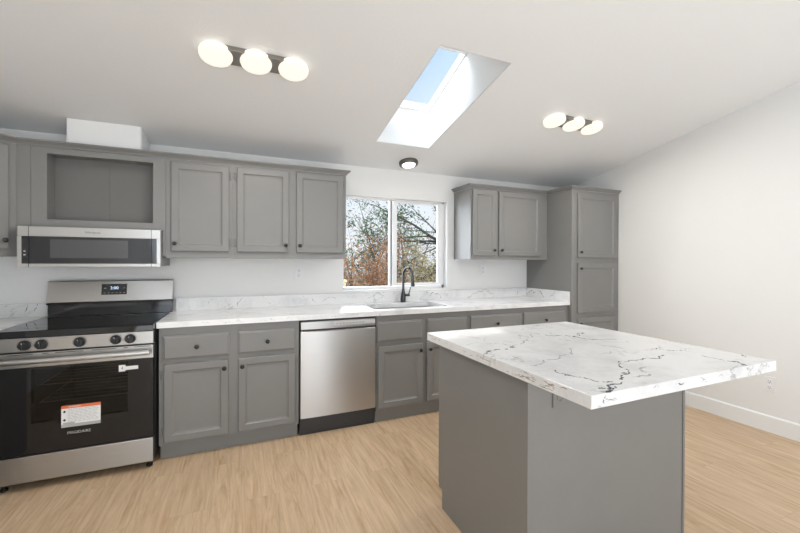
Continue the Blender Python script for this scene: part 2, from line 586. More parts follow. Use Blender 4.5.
# ceiling with skylight opening (front slope), rear slope
SX0, SX1, SY0, SY1 = 1.05, 1.553, -1.592, -0.482      # ceiling opening
def slab(m, x0, x1, ya, yb, t=0.10):
    za, zb = ceil_z(ya), ceil_z(yb)
    m.loft([[(x0, ya, za), (x0, yb, zb), (x0, yb, zb + t), (x0, ya, za + t)], [(x1, ya, za), (x1, yb, zb), (x1, yb, zb + t), (x1, ya, za + t)]])
c = MB()
slab(c, XL - 0.15, SX0, YR, 0.15)
slab(c, SX1, XR + 0.15, YR, 0.15)
slab(c, SX0, SX1, YR, SY0)
slab(c, SX0, SX1, SY1, 0.15)
x0, x1 = XL - 0.15, XR + 0.15
c.loft([[(x0, YR, ZR), (x0, YF - .15, ZF), (x0, YF - .15, ZF + .1), (x0, YR, ZR + .1)], [(x1, YR, ZR), (x1, YF - .15, ZF), (x1, YF - .15, ZF + .1), (x1, YR, ZR + .1)]])
struct('ceiling', c, 'ceiling')
# skylight shaft: far wall vertical, near wall flared, glass on the steeper roof plane
roof = lambda y: 2.649 + 0.354 * (-0.448 - y)
GY0, GY1 = -1.11, SY1
s = MB()
t = 0.03
HX0, HX1, HY1 = SX0 + .004, SX1 - .004, SY1 - .004
zc_ = lambda y: ceil_z(y) + 0.002
t0, t1 = roof(GY0), roof(GY1)
inner = [[(HX0, HY1, zc_(HY1)), (HX1, HY1, zc_(HY1)), (HX1, SY0 + .004, zc_(SY0)), (HX0, SY0 + .004, zc_(SY0))],
         [(HX0, HY1, t1 + .05), (HX1, HY1, t1 + .05), (HX1, GY0, t0 + .05), (HX0, GY0, t0 + .05)]]
outer = [[(HX0 - t, HY1 + t, zc_(HY1) + .104), (HX1 + t, HY1 + t, zc_(HY1) + .104), (HX1 + t, SY0 - t, zc_(SY0) + .104), (HX0 - t, SY0 - t, zc_(SY0) + .104)],
         [(HX0 - t, HY1 + t, t1 + .05), (HX1 + t, HY1 + t, t1 + .05), (HX1 + t, GY0 - t, t0 + .05), (HX0 - t, GY0 - t, t0 + .05)]]
s.loft([inner[0], inner[1], outer[1], outer[0]], False, False)
sky = struct('window_3', s, 'shaft')
fr = MB()
def roofbox(m, x0, x1, ya, yb, lo, hi):
    m.loft([[(x0, ya, roof(ya) + lo), (x0, yb, roof(yb) + lo), (x0, yb, roof(yb) + hi), (x0, ya, roof(ya) + hi)], [(x1, ya, roof(ya) + lo), (x1, yb, roof(yb) + lo), (x1, yb, roof(yb) + hi), (x1, ya, roof(ya) + hi)]])
roofbox(fr, SX1 - 0.020, SX1 - .005, GY0 + .001, GY1 - .005, -0.02, 0.04)
roofbox(fr, SX0 + .005, SX0 + 0.02, GY0 + .001, GY1 - .005, -0.02, 0.04)
roofbox(fr, SX0 + .02, SX1 - .020, GY1 - 0.022, GY1 - .005, -0.02, 0.04)
roofbox(fr, SX0 + .02, SX1 - .020, GY0 + .001, GY0 + 0.02, -0.02, 0.04)
struct('skylight_frame', fr, 'vinyl', sky)
g = MB(); roofbox(g, SX0 + .02, SX1 - .02, GY0 + .02, GY1 - .022, 0.01, 0.016)
struct('skylight_glass', g, 'glass', sky)

# baseboards
b = MB(); b.box(XR - 0.014, XR, YF, -0.66, 0, 0.118); b.loft([[(XR - .014, YF, .118), (XR, YF, .118), (XR, YF, .127), (XR - .007, YF, .127)], [(XR - .014, -.66, .118), (XR, -.66, .118), (XR, -.66, .127), (XR - .007, -.66, .127)]])
struct('baseboard_right', b, 'trim')
b = MB(); b.box(XL, XL + 0.014, YF, -1.4, 0, 0.127, 0.003)
struct('baseboard_left', b, 'trim')

# ------------------------------------------------------------------ kitchen window
m = MB()
fy0, fy1 = 0.07, 0.135
m.box(WX0, WX0 + 0.022, fy0, fy1, WZ0, WZ1)
m.box(WX1 - 0.022, WX1, fy0, fy1, WZ0, WZ1)
m.box(WX0, WX1, fy0, fy1, WZ0, WZ0 + 0.026)
m.box(WX0, WX1, fy0, fy1, WZ1 - 0.012, WZ1)
win = struct('window_1', m, 'vinyl')
m = MB()   # fixed light (left) border and meeting stile
m.box(WX0 + .022, 0.922, 0.10, 0.128, WZ0 + .026, WZ1 - .012)
m.box(1.402, 1.420, 0.098, 0.128, WZ0 + .026, WZ1 - .012)
struct('fixed_sash', m, 'vinyl', win)
m = MB()   # sliding sash (right)
sz0, sz1 = WZ0 + .03, WZ1 - .014
m.box(1.426, 1.474, 0.066, 0.10, sz0, sz1, 0.003)
m.box(1.949, 2.000, 0.066, 0.10, sz0, sz1, 0.003)
m.box(1.474, 1.949, 0.066, 0.10, sz0, sz0 + 0.024, 0.003)
m.box(1.474, 1.949, 0.066, 0.10, sz1 - 0.018, sz1, 0.003)
struct('sliding_sash', m, 'vinyl', win)
m = MB(); m.box(1.4205, 1.4255, 0.080, 0.12, WZ0 + .03, WZ1 - .02)
struct('weather_strip', m, 'greyplastic', win)
m = MB(); m.box(0.922, 1.402, 0.111, 0.115, WZ0 + .026, WZ1 - .012)
struct('glass_pane', m, 'glass', win)
m = MB(); m.box(1.474, 1.949, 0.081, 0.085, sz0 + .024, sz1 - .018)
struct('glass_pane', m, 'glass', win)
m = MB(); m.box(1.432, 1.442, 0.056, 0.066, 1.44, 1.53, 0.003)
struct('sash_latch', m, 'vinyl', win)

# ------------------------------------------------------------------ cabinets
DOOR = [(0.005, 0), (0.005, 0.004), (0, 0.004), (0, 0.015), (0.003, 0.019), (0.008, 0.020), (0.046, 0.020), (0.049, 0.0165), (0.056, 0.0115), (0.060, 0.0115), (0.064, 0.010)]
DRAW = [(0.005, 0), (0.005, 0.004), (0, 0.004), (0, 0.013), (0.003, 0.015), (0.009, 0.016), (0.012, 0.0195), (0.014, 0.020)]
KN = [(0.006, 0), (0.0055, 0.008), (0.006, 0.012), (0.012, 0.016), (0.0145, 0.020), (0.0145, 0.023), (0.011, 0.027), (0.004, 0.0285)]
def knob_on(parent, x, z, yf, local=False):
    k = MB(); k.lathe(KN, (x, yf, z), '-y', 16)
    return obj('knob', k, 'black', parent, local, smooth=True)
def hinge_on(parent, x, z, yf, local=False):
    k = MB(); k.box(x - 0.011, x + 0.011, yf - 0.003, yf, z - 0.03, z + 0.03, 0.001)
    k.lathe([(0.004, -0.027), (0.004, 0.027)], (x, yf - 0.005, z), 'z', 10)
    return obj('hinge', k, 'cab', parent, local, smooth=True)
def door_on(parent, x0, x1, z0, z1, yf, knob=None, hinge=None, local=False):
    d = MB(); d.panel(x0, x1, z0, z1, yf, DOOR)
    o = obj('door', d, 'cab', parent, local)
    if knob:
        kx = x0 + 0.026 if knob[0] == 'l' else x1 - 0.026
        kz = z0 + 0.056 if knob[1] == 'b' else z1 - 0.056
        knob_on(o, kx, kz, yf - 0.020, local)
    if hinge:
        hx = x0 - 0.011 if hinge == 'l' else x1 + 0.011
        for hz in (z0 + 0.07, z1 - 0.07):
            hinge_on(o, hx, hz, yf, local)
    return o
def drawer_on(parent, x0, x1, z0, z1, yf, knob=True, name='drawer'):
    d = MB(); d.panel(x0, x1, z0, z1, yf, DRAW)
    o = obj(name, d, 'cab', parent)
    if knob: knob_on(o, (x0 + x1) / 2, (z0 + z1) / 2, yf - 0.020)
    return o

YU = -0.32
# --- diagonal corner wall cabinet (only its right edge is in view)
cx, cy = -1.317, YU
t = thing('corner_wall_cabinet', 'grey diagonal corner wall cabinet cut by the left photo edge, left of microwave', 'cabinet', (cx, cy, 1.339))
m = MB()
q = 0.318
foot = [(cx, -0.002), (cx, cy), (cx - q, cy - q), (XL + .002, cy - q), (XL + .002, -0.002)]
m.loft([[(x, y, 1.339) for x, y in foot], [(x, y, 2.055) for x, y in foot]])
obj('cabinet_body', m, 'cab', t)
# door on the diagonal face: built facing -y, then turned 45 degrees about the near corner
dm = MB(); dm.panel(-0.395, -0.040, 0.044, 0.700, 0, DOOR)
bmesh.ops.transform(dm.bm, matrix=Matrix.Rotation(R(45), 4, 'Z'), verts=dm.bm.verts)
dd = obj('door', dm, 'cab', t, local=True)
km = MB(); km.lathe(KN, (-0.066, -0.020, 0.100), '-y', 16)
bmesh.ops.transform(km.bm, matrix=Matrix.Rotation(R(45), 4, 'Z'), verts=km.bm.verts)
obj('knob', km, 'black', dd, local=True, smooth=True)

# --- cabinet over the microwave with an open niche
t = thing('microwave_wall_cabinet', 'grey wall cabinet with an open niche above the microwave', 'cabinet', (-0.9, -0.16, 1.532))
m = MB()
nx0, nx1, nz0, nz1 = -1.164, -0.576, 1.583, 2.014
m.box(-1.244, nx0, YU, -0.002, 1.532, 2.055)
m.box(nx1, -0.498, YU, -0.002, 1.532, 2.055)
m.box(nx0, nx1, YU, -0.002, 1.532, nz0)
m.box(nx0, nx1, -0.16, -0.002, nz0, nz1)
m.box(nx0, nx1, YU, -0.002, nz1, 2.055)
obj('cabinet_body', m, 'cab', t)
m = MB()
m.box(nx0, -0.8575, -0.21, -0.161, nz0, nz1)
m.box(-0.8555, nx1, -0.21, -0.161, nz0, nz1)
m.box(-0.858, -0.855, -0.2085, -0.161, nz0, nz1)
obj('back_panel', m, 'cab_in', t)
m = MB()
m.box(-1.3165, -1.246, YU, -0.002, 1.532, 2.055)
m.box(-1.3165, -1.284, YU, -0.002, 1.339, 1.532)
obj('filler_panel', m, 'cab', t)
m = MB(); m.box(-0.5165, -0.4975, YU, -0.20, 1.345, 1.5315)
obj('filler_panel', m, 'cab', t)

# --- single-door wall cabinet and double-door wall cabinet
t = thing('wall_cabinet', 'grey one-door wall cabinet just right of the microwave niche cabinet', 'cabinet', (-0.27, -0.16, 1.336))
m = MB(); m.box(-0.496, -0.054, YU, -0.002, 1.336, 2.055); obj('cabinet_body', m, 'cab', t)
door_on(t, -0.464, -0.081, 1.384, 2.032, YU, 'lb', 'r')
t = thing('wall_cabinet', 'grey two-door wall cabinet directly left of the window', 'cabinet', (0.39, -0.16, 1.336))
m = MB(); m.box(-0.053, 0.836, YU, -0.002, 1.336, 2.055); obj('cabinet_body', m, 'cab', t)
door_on(t, -0.026, 0.360, 1.384, 2.037, YU, 'rb', 'l')
door_on(t, 0.419, 0.808, 1.384, 2.040, YU, 'lb', 'r')

def crown(m, pts, z0, side=1):
    """stepped crown swept along plan points; outward to the given side"""
    prof = [(0, -0.006), (0.007, -0.006), (0.010, 0.002), (0.027, 0.019), (0.033, 0.021), (0.033, 0.030), (0.0, 0.030)]
    P = [Vector((p[0], p[1])) for p in pts]
    rings = []
    for i, p in enumerate(P):
        dirs = []
        if i > 0: dirs.append((P[i] - P[i - 1]).normalized())
        if i < len(P) - 1: dirs.append((P[i + 1] - P[i]).normalized())
        ns = [Vector((d.y, -d.x)) * side for d in dirs]
        nrm = sum(ns, Vector((0, 0))).normalized()
        k = 1 / max(0.3, nrm.dot(ns[0]))
        rings.append([(p.x + nrm.x * o * k, p.y + nrm.y * o * k, z0 + h) for o, h in prof])
    m.loft(rings)
m = MB()
crown(m, [(XL + .003, cy - q), (cx - q, cy - q), (cx, cy), (0.836, cy), (0.836, -0.003)], 2.062)
tag(obj('crown_molding', m, 'cab'), 'grey crown molding along the top of the left wall cabinets', 'molding')
ZT2 = 2.052

# --- upper right cabinet
t = thing('wall_cabinet', 'grey wall cabinet with one narrow and one wide door between window and pantry', 'cabinet', (2.6, -0.16, 1.338))
m = MB(); m.box(2.107, 3.098, YU, -0.002, 1.338, ZT2); obj('cabinet_body', m, 'cab', t)
door_on(t, 2.122, 2.402, 1.376, 2.036, YU, 'rb', 'l')
door_on(t, 2.442, 2.993, 1.376, 2.036, YU, 'lb')
# --- pantry
t = thing('pantry_cabinet', 'tall grey pantry cabinet with stacked doors against the right wall', 'cabinet', (3.45, -0.33, 0))
m = MB()
m.box(3.100, XR - 0.002, -0.6526, -0.002, 0.10, ZT2)
m.box(3.100, XR - 0.002, -0.62, -0.002, 0, 0.10)
obj('cabinet_body', m, 'cab', t)
for z0, z1, kp in ((1.360, 2.018, 'lb'), (0.790, 1.303, 'lt'), (0.125, 0.738, 'lt')):
    door_on(t, 3.174, 3.735, z0, z1, -0.6526, kp)
m = MB()
crown(m, [(2.107, -0.003), (2.107, YU), (3.100, YU), (3.100, -0.6526), (XR - 0.003, -0.6526)], ZT2 + 0.007)
tag(obj('crown_molding', m, 'cab'), 'grey crown molding topping the right wall cabinet and pantry', 'molding')

# --- base cabinets
YB = -0.613
def base(name, label, x0, x1, loc, hollow=False):
    t = thing(name, label, 'cabinet', loc)
    m = MB()
    if hollow:      # open carcass so the sink bowl has room
        m.box(x0, x0 + .018, YB + .02, -0.004, 0.10, 0.874)
        m.box(x1 - .018, x1, YB + .02, -0.004, 0.10, 0.874)
        m.box(x0, x1, YB, YB + .02, 0.10, 0.874)
        m.box(x0 + .018, x1 - .018, YB + .02, -0.004, 0.10, 0.118)
    else:
        m.box(x0, x1, YB, -0.004, 0.10, 0.874)
    m.box(x0 + 0.004, x1 - 0.004, -0.577, -0.004, 0, 0.10)
    obj('cabinet_body', m, 'cab', t)
    return t
t = base('base_cabinet', 'grey base cabinet with two drawers and two doors between range and dishwasher', -0.489, 0.4006, (-0.04, -0.3, 0))
drawer_on(t, -0.466, -0.068, 0.662, 0.820, YB)
drawer_on(t, -0.014, 0.373, 0.662, 0.820, YB)
door_on(t, -0.460, -0.075, 0.118, 0.634, YB, 'rt', 'l')
door_on(t, -0.013, 0.374, 0.118, 0.634, YB, 'lt', 'r')
t = base('sink_base_cabinet', 'grey sink base cabinet with two plain false drawer fronts beside the dishwasher', 1.012, 1.888, (1.45, -0.3, 0), True)
drawer_on(t, 1.023, 1.419, 0.662, 0.824, YB, False, 'false_drawer_front')
drawer_on(t, 1.472, 1.870, 0.662, 0.824, YB, False, 'false_drawer_front')
door_on(t, 1.025, 1.427, 0.120, 0.624, YB, 'rt', 'l')
door_on(t, 1.466, 1.870, 0.120, 0.624, YB, 'lt', 'r')
t = base('base_cabinet', 'grey base cabinet with knobbed drawers right of the sink cabinet, behind the island', 1.890, 3.096, (2.5, -0.3, 0))
drawer_on(t, 1.909, 2.477, 0.662, 0.824, YB)
drawer_on(t, 2.512, 3.042, 0.662, 0.824, YB)
door_on(t, 1.909, 2.477, 0.120, 0.624, YB, 'rt')
door_on(t, 2.512, 3.042, 0.120, 0.624, YB, 'lt')
# corner base cabinet left of the range
t = thing('corner_base_cabinet', 'grey corner base cabinet at the photo left, under the short counter', 'cabinet', (-1.6, -0.3, 0))
m = MB(); m.box(XL + .003, -1.285, -0.55, -0.004, 0.10, 0.874); m.box(XL + .003, -1.289, -0.52, -0.004, 0, 0.10)
obj('cabinet_body', m, 'cab', t)
m = MB(); m.box(XL + .003, -1.36, -1.3, -0.552, 0.0, 0.874)
obj('side_cabinet_body', m, 'cab', t)

# ------------------------------------------------------------------ quartz tops and veins
def vein(m, pts, w, to3, seed, gap=0.0, depth=2, jit=0.10, taper=True):
    """a jagged vein as thin ribbon pieces; to3 maps the plane's (a,b) to 3-D"""
    rnd = random.Random(seed)
    P = [Vector(p) for p in pts]
    for _ in range(depth):
        Q = [P[0]]
        for a, b in zip(P, P[1:]):
            d = b - a
            mid = (a + b) / 2 + Vector((-d.y, d.x)) * rnd.uniform(-jit, jit) * 2
            Q += [mid, b]
        P = Q
    n = len(P)
    ws = []
    for i in range(n):
        e = min(1, (i + 0.3) / 2, (n - 1 - i + 0.3) / 2) if taper else 1
        ws.append(w * rnd.uniform(0.25, 1.5) * max(0.25, e))
    for i in range(n - 1):
        if rnd.random() < gap: continue
        a, b = P[i], P[i + 1]
        d = (b - a)
        if d.length < 1e-5: continue
        p = Vector((-d.y, d.x)).normalized()
        qd = [a + p * ws[i], b + p * ws[i + 1], b - p * ws[i + 1], a - p * ws[i]]
        m.face([to3(v.x, v.y) for v in qd])

CT, CTH = 0.914, 0.038
YC = -0.638
SKX0, SKX1, SKY0, SKY1 = 1.04, 1.745, -0.525, -0.145
ct = thing('countertop', 'long white veined quartz countertop with sink cutout under the window', 'countertop', (1.3, -0.3, CT - CTH))
m = MB()
m.box(-0.4995, SKX0, YC, -0.001, CT - CTH, CT)
m.box(SKX1, 3.098, YC, -0.001, CT - CTH, CT)
m.box(SKX0, SKX1, YC, SKY0, CT - CTH, CT)
m.box(SKX0, SKX1, SKY1, -0.001, CT - CTH, CT)
# rounded sink corners
rr = 0.05
for sx, sy, dx, dy in ((SKX0, SKY0, 1, 1), (SKX1, SKY0, -1, 1), (SKX0, SKY1, 1, -1), (SKX1, SKY1, -1, -1)):
    pts = [(sx, sy)] + [(sx + dx * rr - dx * rr * math.sin(R(a)), sy + dy * rr - dy * rr * math.cos(R(a))) for a in range(0, 91, 15)]
    m.loft([[(x, y, CT - CTH) for x, y in pts], [(x, y, CT) for x, y in pts]])
top3 = lambda x, y: (x, y, CT + 0.0003)
m.mi = 1
m.mi = 2
rnd = random.Random(3)
for k in range(26):
    x = rnd.uniform(-0.4, 2.9); y = rnd.uniform(-0.6, -0.1)
    if SKX0 - .06 < x < SKX1 + .06: continue
    a = rnd.uniform(-0.6, 0.9)
    L = rnd.uniform(0.05, 0.16)
    vein(m, [(x, y), (x + L * math.cos(a) * .5, y + L * math.sin(a) * .5 + rnd.uniform(-.02, .02)), (min(3.05, x + L * math.cos(a)), max(-.62, min(-.05, y + L * math.sin(a))))], 0.0014, top3, k, 0.35)
edge3 = lambda x, z: (x, YC - 0.0004, z)
for k in range(14):
    x = rnd.uniform(-0.45, 2.95); z = rnd.uniform(CT - .03, CT - .012)
    vein(m, [(x, z), (x + .02, z + .006), (x + rnd.uniform(.03, .06), z - .003)], 0.0012, edge3, 50 + k, 0.3)
m.mi = 0
obj('slab', m, ['marble', 'vein', 'vein_soft'], ct)
m = MB(); m.box(-0.4745, 3.078, -0.020, -0.001, CT, 1.013)
bs3 = lambda x, z: (x, -0.0204, z)
m.mi = 1
for i, (p, w_, g_) in enumerate([
    ([(1.77, 1.004), (1.783, 0.989)], 0.004, 0), ([(1.80, .947), (1.842, .994), (1.899, .978), (1.94, .947), (1.924, .925)], 0.0028, 0.15),
    ([(2.246, .925), (2.326, .951)], .0028, .1)]):
    vein(m, p, w_, bs3, 100 + i, g_)
m.mi = 2
for i, (p, w_, g_) in enumerate([
    ([(2.326, .951), (2.41, .984), (2.499, 1.003)], .003, .1), ([(2.50, 1.003), (2.631, .963)], .0025, .3),
    ([(2.959, .985), (2.945, .925)], .004, .1), ([(2.93, .98), (2.92, .93)], .003, .2), ([(-.024, .928), (-.011, .966), (.018, 1.002)], .003, .1),
    ([(-.253, .951), (-.209, .999)], .0025, .2), ([(.674, .93), (.766, .982), (.842, .961)], .0025, .3), ([(.60, .99), (.63, .94)], .0025, .2),
    ([(.2, .95), (.26, .93), (.33, .96)], .0015, .3), ([(1.1, .95), (1.2, .97), (1.32, .955)], .0015, .3)]):
    vein(m, p, w_, bs3, 120 + i, g_)
obj('backsplash', m, ['marble', 'vein', 'vein_soft'], ct)
m = MB(); m.box(3.079, 3.098, YC, -0.001, CT, 1.013)
m.mi = 1
ss3 = lambda y, z: (3.0786, y, z)
vein(m, [(-.02, .948), (-.098, .987), (-.177, .973)], .0028, ss3, 151, .2)
vein(m, [(-.20, 1.003), (-.246, .99), (-.299, .92)], .0032, ss3, 152, .1)
m.mi = 2
vein(m, [(-.378, .93), (-.445, 1.005)], .003, ss3, 153, .1)
obj('side_splash', m, ['marble', 'vein', 'vein_soft'], ct)

# short counter left of the range
ct2 = thing('countertop', 'short white quartz countertop at the photo left, beside the range', 'countertop', (-1.6, -0.3, CT - CTH))
m = MB()
m.box(XL + .001, -1.272, -0.56, -0.001, CT - CTH, CT)
m.box(XL + .001, -1.335, -1.32, -0.56, CT - CTH, CT)
m.mi = 2
vein(m, [(-1.6, -.2), (-1.5, -.3), (-1.42, -.28)], .002, top3, 171, .2)
obj('slab', m, ['marble', 'vein', 'vein_soft'], ct2)
m = MB(); m.box(XL + .001, -1.272, -0.020, -0.001, CT, 1.008)
m.mi = 1
vein(m, [(-1.395, .947), (-1.384, .975), (-1.381, 1.004)], .0032, bs3, 172, .15)
vein(m, [(-1.346, .955), (-1.324, 1.005)], .003, bs3, 173, .25)
obj('backsplash', m, ['marble', 'vein'], ct2)

# sink
t = thing('sink', 'undermount stainless steel kitchen sink set in the countertop below the window', 'sink', (1.39, -0.335, 0.70))
def rrect(x0, x1, y0, y1, r, z):
    pts = []
    for cx_, cy_, a0 in ((x1 - r, y1 - r, 0), (x0 + r, y1 - r, 90), (x0 + r, y0 + r, 180), (x1 - r, y0 + r, 270)):
        for a in range(0, 91, 15):
            pts.append((cx_ + r * math.cos(R(a0 + a)), cy_ + r * math.sin(R(a0 + a)), z))
    return pts
m = MB()
e = 0.002
m.loft([rrect(SKX0 - .012, SKX1 + .012, SKY0 - .012, SKY1 + .012, .06, CT - CTH - .001), rrect(SKX0 + e, SKX1 - e, SKY0 + e, SKY1 - e, .05, CT - CTH - .001),
        rrect(SKX0 + .008, SKX1 - .008, SKY0 + .008, SKY1 - .008, .05, 0.74), rrect(SKX0 + .03, SKX1 - .03, SKY0 + .03, SKY1 - .03, .04, 0.715)], cap0=False)
obj('basin', m, 'sink', t, smooth=True)
m = MB(); m.lathe([(0.045, 0), (0.045, 0.003), (0.03, 0.004), (0.028, 0.001)], (1.39, -0.335, 0.7155), 'z', 24)
obj('drain', m, 'sink', t, smooth=True)

# faucet
fx, fyy = 1.480, -0.085
t = thing('faucet', 'black gooseneck pull-down faucet standing behind the sink', 'faucet', (fx, fyy, CT))
m = MB()
m.lathe([(0.026, 0.0), (0.026, 0.006), (0.0245, 0.05), (0.021, 0.085), (0.015, 0.115), (0.0125, 0.135)], (fx, fyy, CT), 'z', 24)
obj('base', m, 'blackmetal', t, smooth=True)
m = MB()
sd = Vector((0.35, -0.94, 0)).normalized()      # the neck swings forward over the bowl, a little to the right
pts = [(fx, fyy, CT + 0.13), (fx, fyy, CT + 0.27)]
rad = 0.062
for a in range(0, 181, 15):
    c_ = Vector((fx, fyy, CT + 0.27)) + sd * rad
    pts.append(c_ - sd * rad * math.cos(R(a)) + Vector((0, 0, rad * 1.12 * math.sin(R(a)))))
m.tube(pts, 0.0115, 14)
obj('spout', m, 'blackmetal', t, smooth=True)
m = MB()
p0 = Vector((fx, fyy, CT + 0.27)) + sd * rad * 2
m.tube([p0 + Vector((0, 0, 0.004)), p0 + Vector((0, 0, -0.01)), p0 + sd * .004 + Vector((0, 0, -0.06)), p0 + sd * .008 + Vector((0, 0, -0.105)), p0 + sd * .008 + Vector((0, 0, -0.110))], [0.0135, 0.015, 0.0165, 0.019, 0.015], 16)
obj('spray_head', m, 'blackmetal', t, smooth=True)
m = MB()
m.tube([(fx + .018, fyy, CT + .068), (fx + .066, fyy, CT + .068)], 0.0135, 14)
m.tube([(fx + .058, fyy, CT + .070), (fx + .064, fyy - .004, CT + .095), (fx + .076, fyy - .012, CT + .148)], [0.006, 0.0055, 0.0045], 10)
obj('handle', m, 'blackmetal', t, smooth=True)

# ------------------------------------------------------------------ dishwasher
t = thing('dishwasher', 'stainless steel dishwasher built in under the countertop', 'dishwasher', (0.706, -0.3, 0))
m = MB(); m.box(0.408, 1.004, -0.57, -0.03, 0.09, 0.868); m.box(0.41, 1.002, -0.59, -0.57, 0.10, 0.868)
obj('tub', m, 'charcoal', t)
# slightly bowed door
m = MB()
rings = []
for k in range(13):
    u_ = k / 12
    x = 0.413 + (1.001 - 0.413) * u_
    yy = -0.632 - 0.006 * (1 - (2 * u_ - 1) ** 4)
    rings.append([(x, -0.592, 0.140), (x, yy, 0.140), (x, yy, 0.782), (x, yy + .006, 0.787), (x, -0.592, 0.787)])
m.loft(rings)
obj('door', m, 'steel', t, smooth=True)
m = MB(); m.box(0.413, 1.001, -0.630, -0.592, 0.800, 0.860, 0.004)
cp = obj('control_panel', m, 'steel_v', t)
m = MB(); m.box(0.66, 0.995, -0.6315, -0.6302, 0.822, 0.852)
cs = obj('control_strip', m, 'letter', cp)
m = MB()
for k in range(9): m.box(0.68 + .026 * k, 0.695 + .026 * k, -0.6320, -0.6316, 0.833, 0.836)
obj('control_marks', m, 'darkletter', cs)
m = MB(); m.box(0.66, 0.755, -0.626, -0.593, 0.788, 0.799, 0.002)
obj('handle_recess', m, 'charcoal', t)
m = MB(); m.box(0.413, 1.001, -0.61, -0.59, 0.787, 0.800)
obj('recess_strip', m, 'charcoal', t)
m = MB(); m.box(0.411, 1.003, -0.605, -0.57, 0.028, 0.136, 0.003); m.box(0.411, 1.003, -0.59, -0.57, 0.0, 0.028)
obj('toe_panel', m, 'charcoal', t)

# ------------------------------------------------------------------ range
rx0, rx1 = -1.266, -0.505
YRG = -0.69
t = thing('range', 'stainless steel electric range with black glass cooktop and oven door', 'oven', ((rx0 + rx1) / 2, -0.35, 0))
m = MB()
hx0, hx1, hz0, hz1 = -1.10, -0.64, 0.38, 0.69
m.box(rx0, hx0, -0.645, -0.03, 0.045, 0.872)
m.box(hx1, rx1, -0.645, -0.03, 0.045, 0.872)
m.box(hx0, hx1, -0.645, -0.03, 0.045, hz0 - .05)
m.box(hx0, hx1, -0.645, -0.03, hz1 + .03, 0.872)
m.box(hx0, hx1, -0.10, -0.03, hz0 - .05, hz1 + .03)
obj('body', m, 'ovenin', t)
m = MB()
m.box(rx0 - .001, rx1 + .001, YRG - 0.012, -0.10, 0.873, 0.914, 0.005)
ctp = obj('cooktop', m, 'cooktop', t)
for bx_, by_, br_ in ((-1.09, -0.52, .105), (-0.69, -0.52, .09), (-1.08, -0.25, .075), (-0.70, -0.25, .075)):
    m = MB()
    n = 40
    for ra in (br_, br_ * .6):
        m.loft([[(bx_ + r_ * math.cos(2 * math.pi * k / n), by_ + r_ * math.sin(2 * math.pi * k / n), 0.9143) for k in range(n)] for r_ in (ra, ra - .003)], False, False)
    obj('burner_ring', m, 'burner', ctp)
m = MB()
# back guard: steel face leaning back over a black recess
gx0, gx1 = -1.250, -0.488
m.loft([[(x, -0.088, 1.010), (x, -0.100, 1.016), (x, -0.072, 1.160), (x, -0.060, 1.167), (x, -0.028, 1.167), (x, -0.028, 1.010)] for x in (gx0, gx1)])
gd = obj('backguard', m, 'steel_v', t)
m = MB(); m.box(gx0 + .004, gx1 - .004, -0.085, -0.028, 0.915, 1.0095)
m.box(gx0 - .003, gx1 + .003, -0.098, -0.028, 0.9995, 1.0095, .003)
obj('backguard_base', m, 'blackglass', t)
m = MB()
fy_ = lambda z: -0.100 + (z - 1.016) * (0.028 / 0.144)
m.loft([[(x, fy_(z) - .0012, z) for x, z in ((-0.940, 1.062), (-0.785, 1.062), (-0.785, 1.140), (-0.940, 1.140))], [(x, fy_(z) + .003, z) for x, z in ((-0.940, 1.062), (-0.785, 1.062), (-0.785, 1.140), (-0.940, 1.140))]])
dsp = obj('display', m, 'blackglass', gd)
def lean_text(name, body, size, mat, x, z, par):
    return text_obj(name, body, size, mat, par, (x, fy_(z) - .0026, z))
lean_text('clock_digits', '3:00', 0.030, 'led', -0.862, 1.110, dsp)
m = MB()
for k in range(6):
    m = MB(); m.box(-0.925 + .024 * k, -0.915 + .024 * k, fy_(1.075) - .0022, fy_(1.075) - .0010, 1.074, 1.0765)
    obj('display_mark', m, 'letter', dsp)
for xx in (-0.925, -0.81):
    m = MB(); m.box(xx, xx + .014, fy_(1.11) - .0022, fy_(1.11) - .0010, 1.108, 1.1115)
    obj('display_mark', m, 'letter', dsp)
m = MB(); m.box(rx0, rx1, YRG - .004, -0.64, 0.794, 0.8725, 0.003)
cpn = obj('control_panel', m, 'steel_v', t)
for kx in (-1.125, -1.051, -0.876, -0.700, -0.627):
    m = MB()
    m.lathe([(0.029, 0), (0.029, 0.004), (0.024, 0.006), (0.0235, 0.022), (0.021, 0.026)], (kx, YRG - .0045, 0.832), '-y', 28)
    m.box(kx - .006, kx + .006, YRG - .040, YRG - .029, 0.810, 0.854, .002)
    k_ = obj('knob', m, 'black', cpn, smooth=True)
    m = MB(); m.box(kx - .001, kx + .001, YRG - .0408, YRG - .0402, 0.842, 0.853)
    obj('pointer_mark', m, 'letter', k_)
# dial print: a fine arc around each knob
for kx in (-1.125, -1.051, -0.876, -0.700, -0.627):
    m = MB()
    arc = [R(-200 + 12 * k) for k in range(19)]
    m.loft([[(kx + .033 * math.cos(a), YRG - .0046, 0.832 - .033 * math.sin(a)) for a in arc], [(kx + .0345 * math.cos(a), YRG - .0046, 0.832 - .0345 * math.sin(a)) for a in arc]], False, False, closed=False)
    obj('dial_print', m, 'darkletter', cpn)
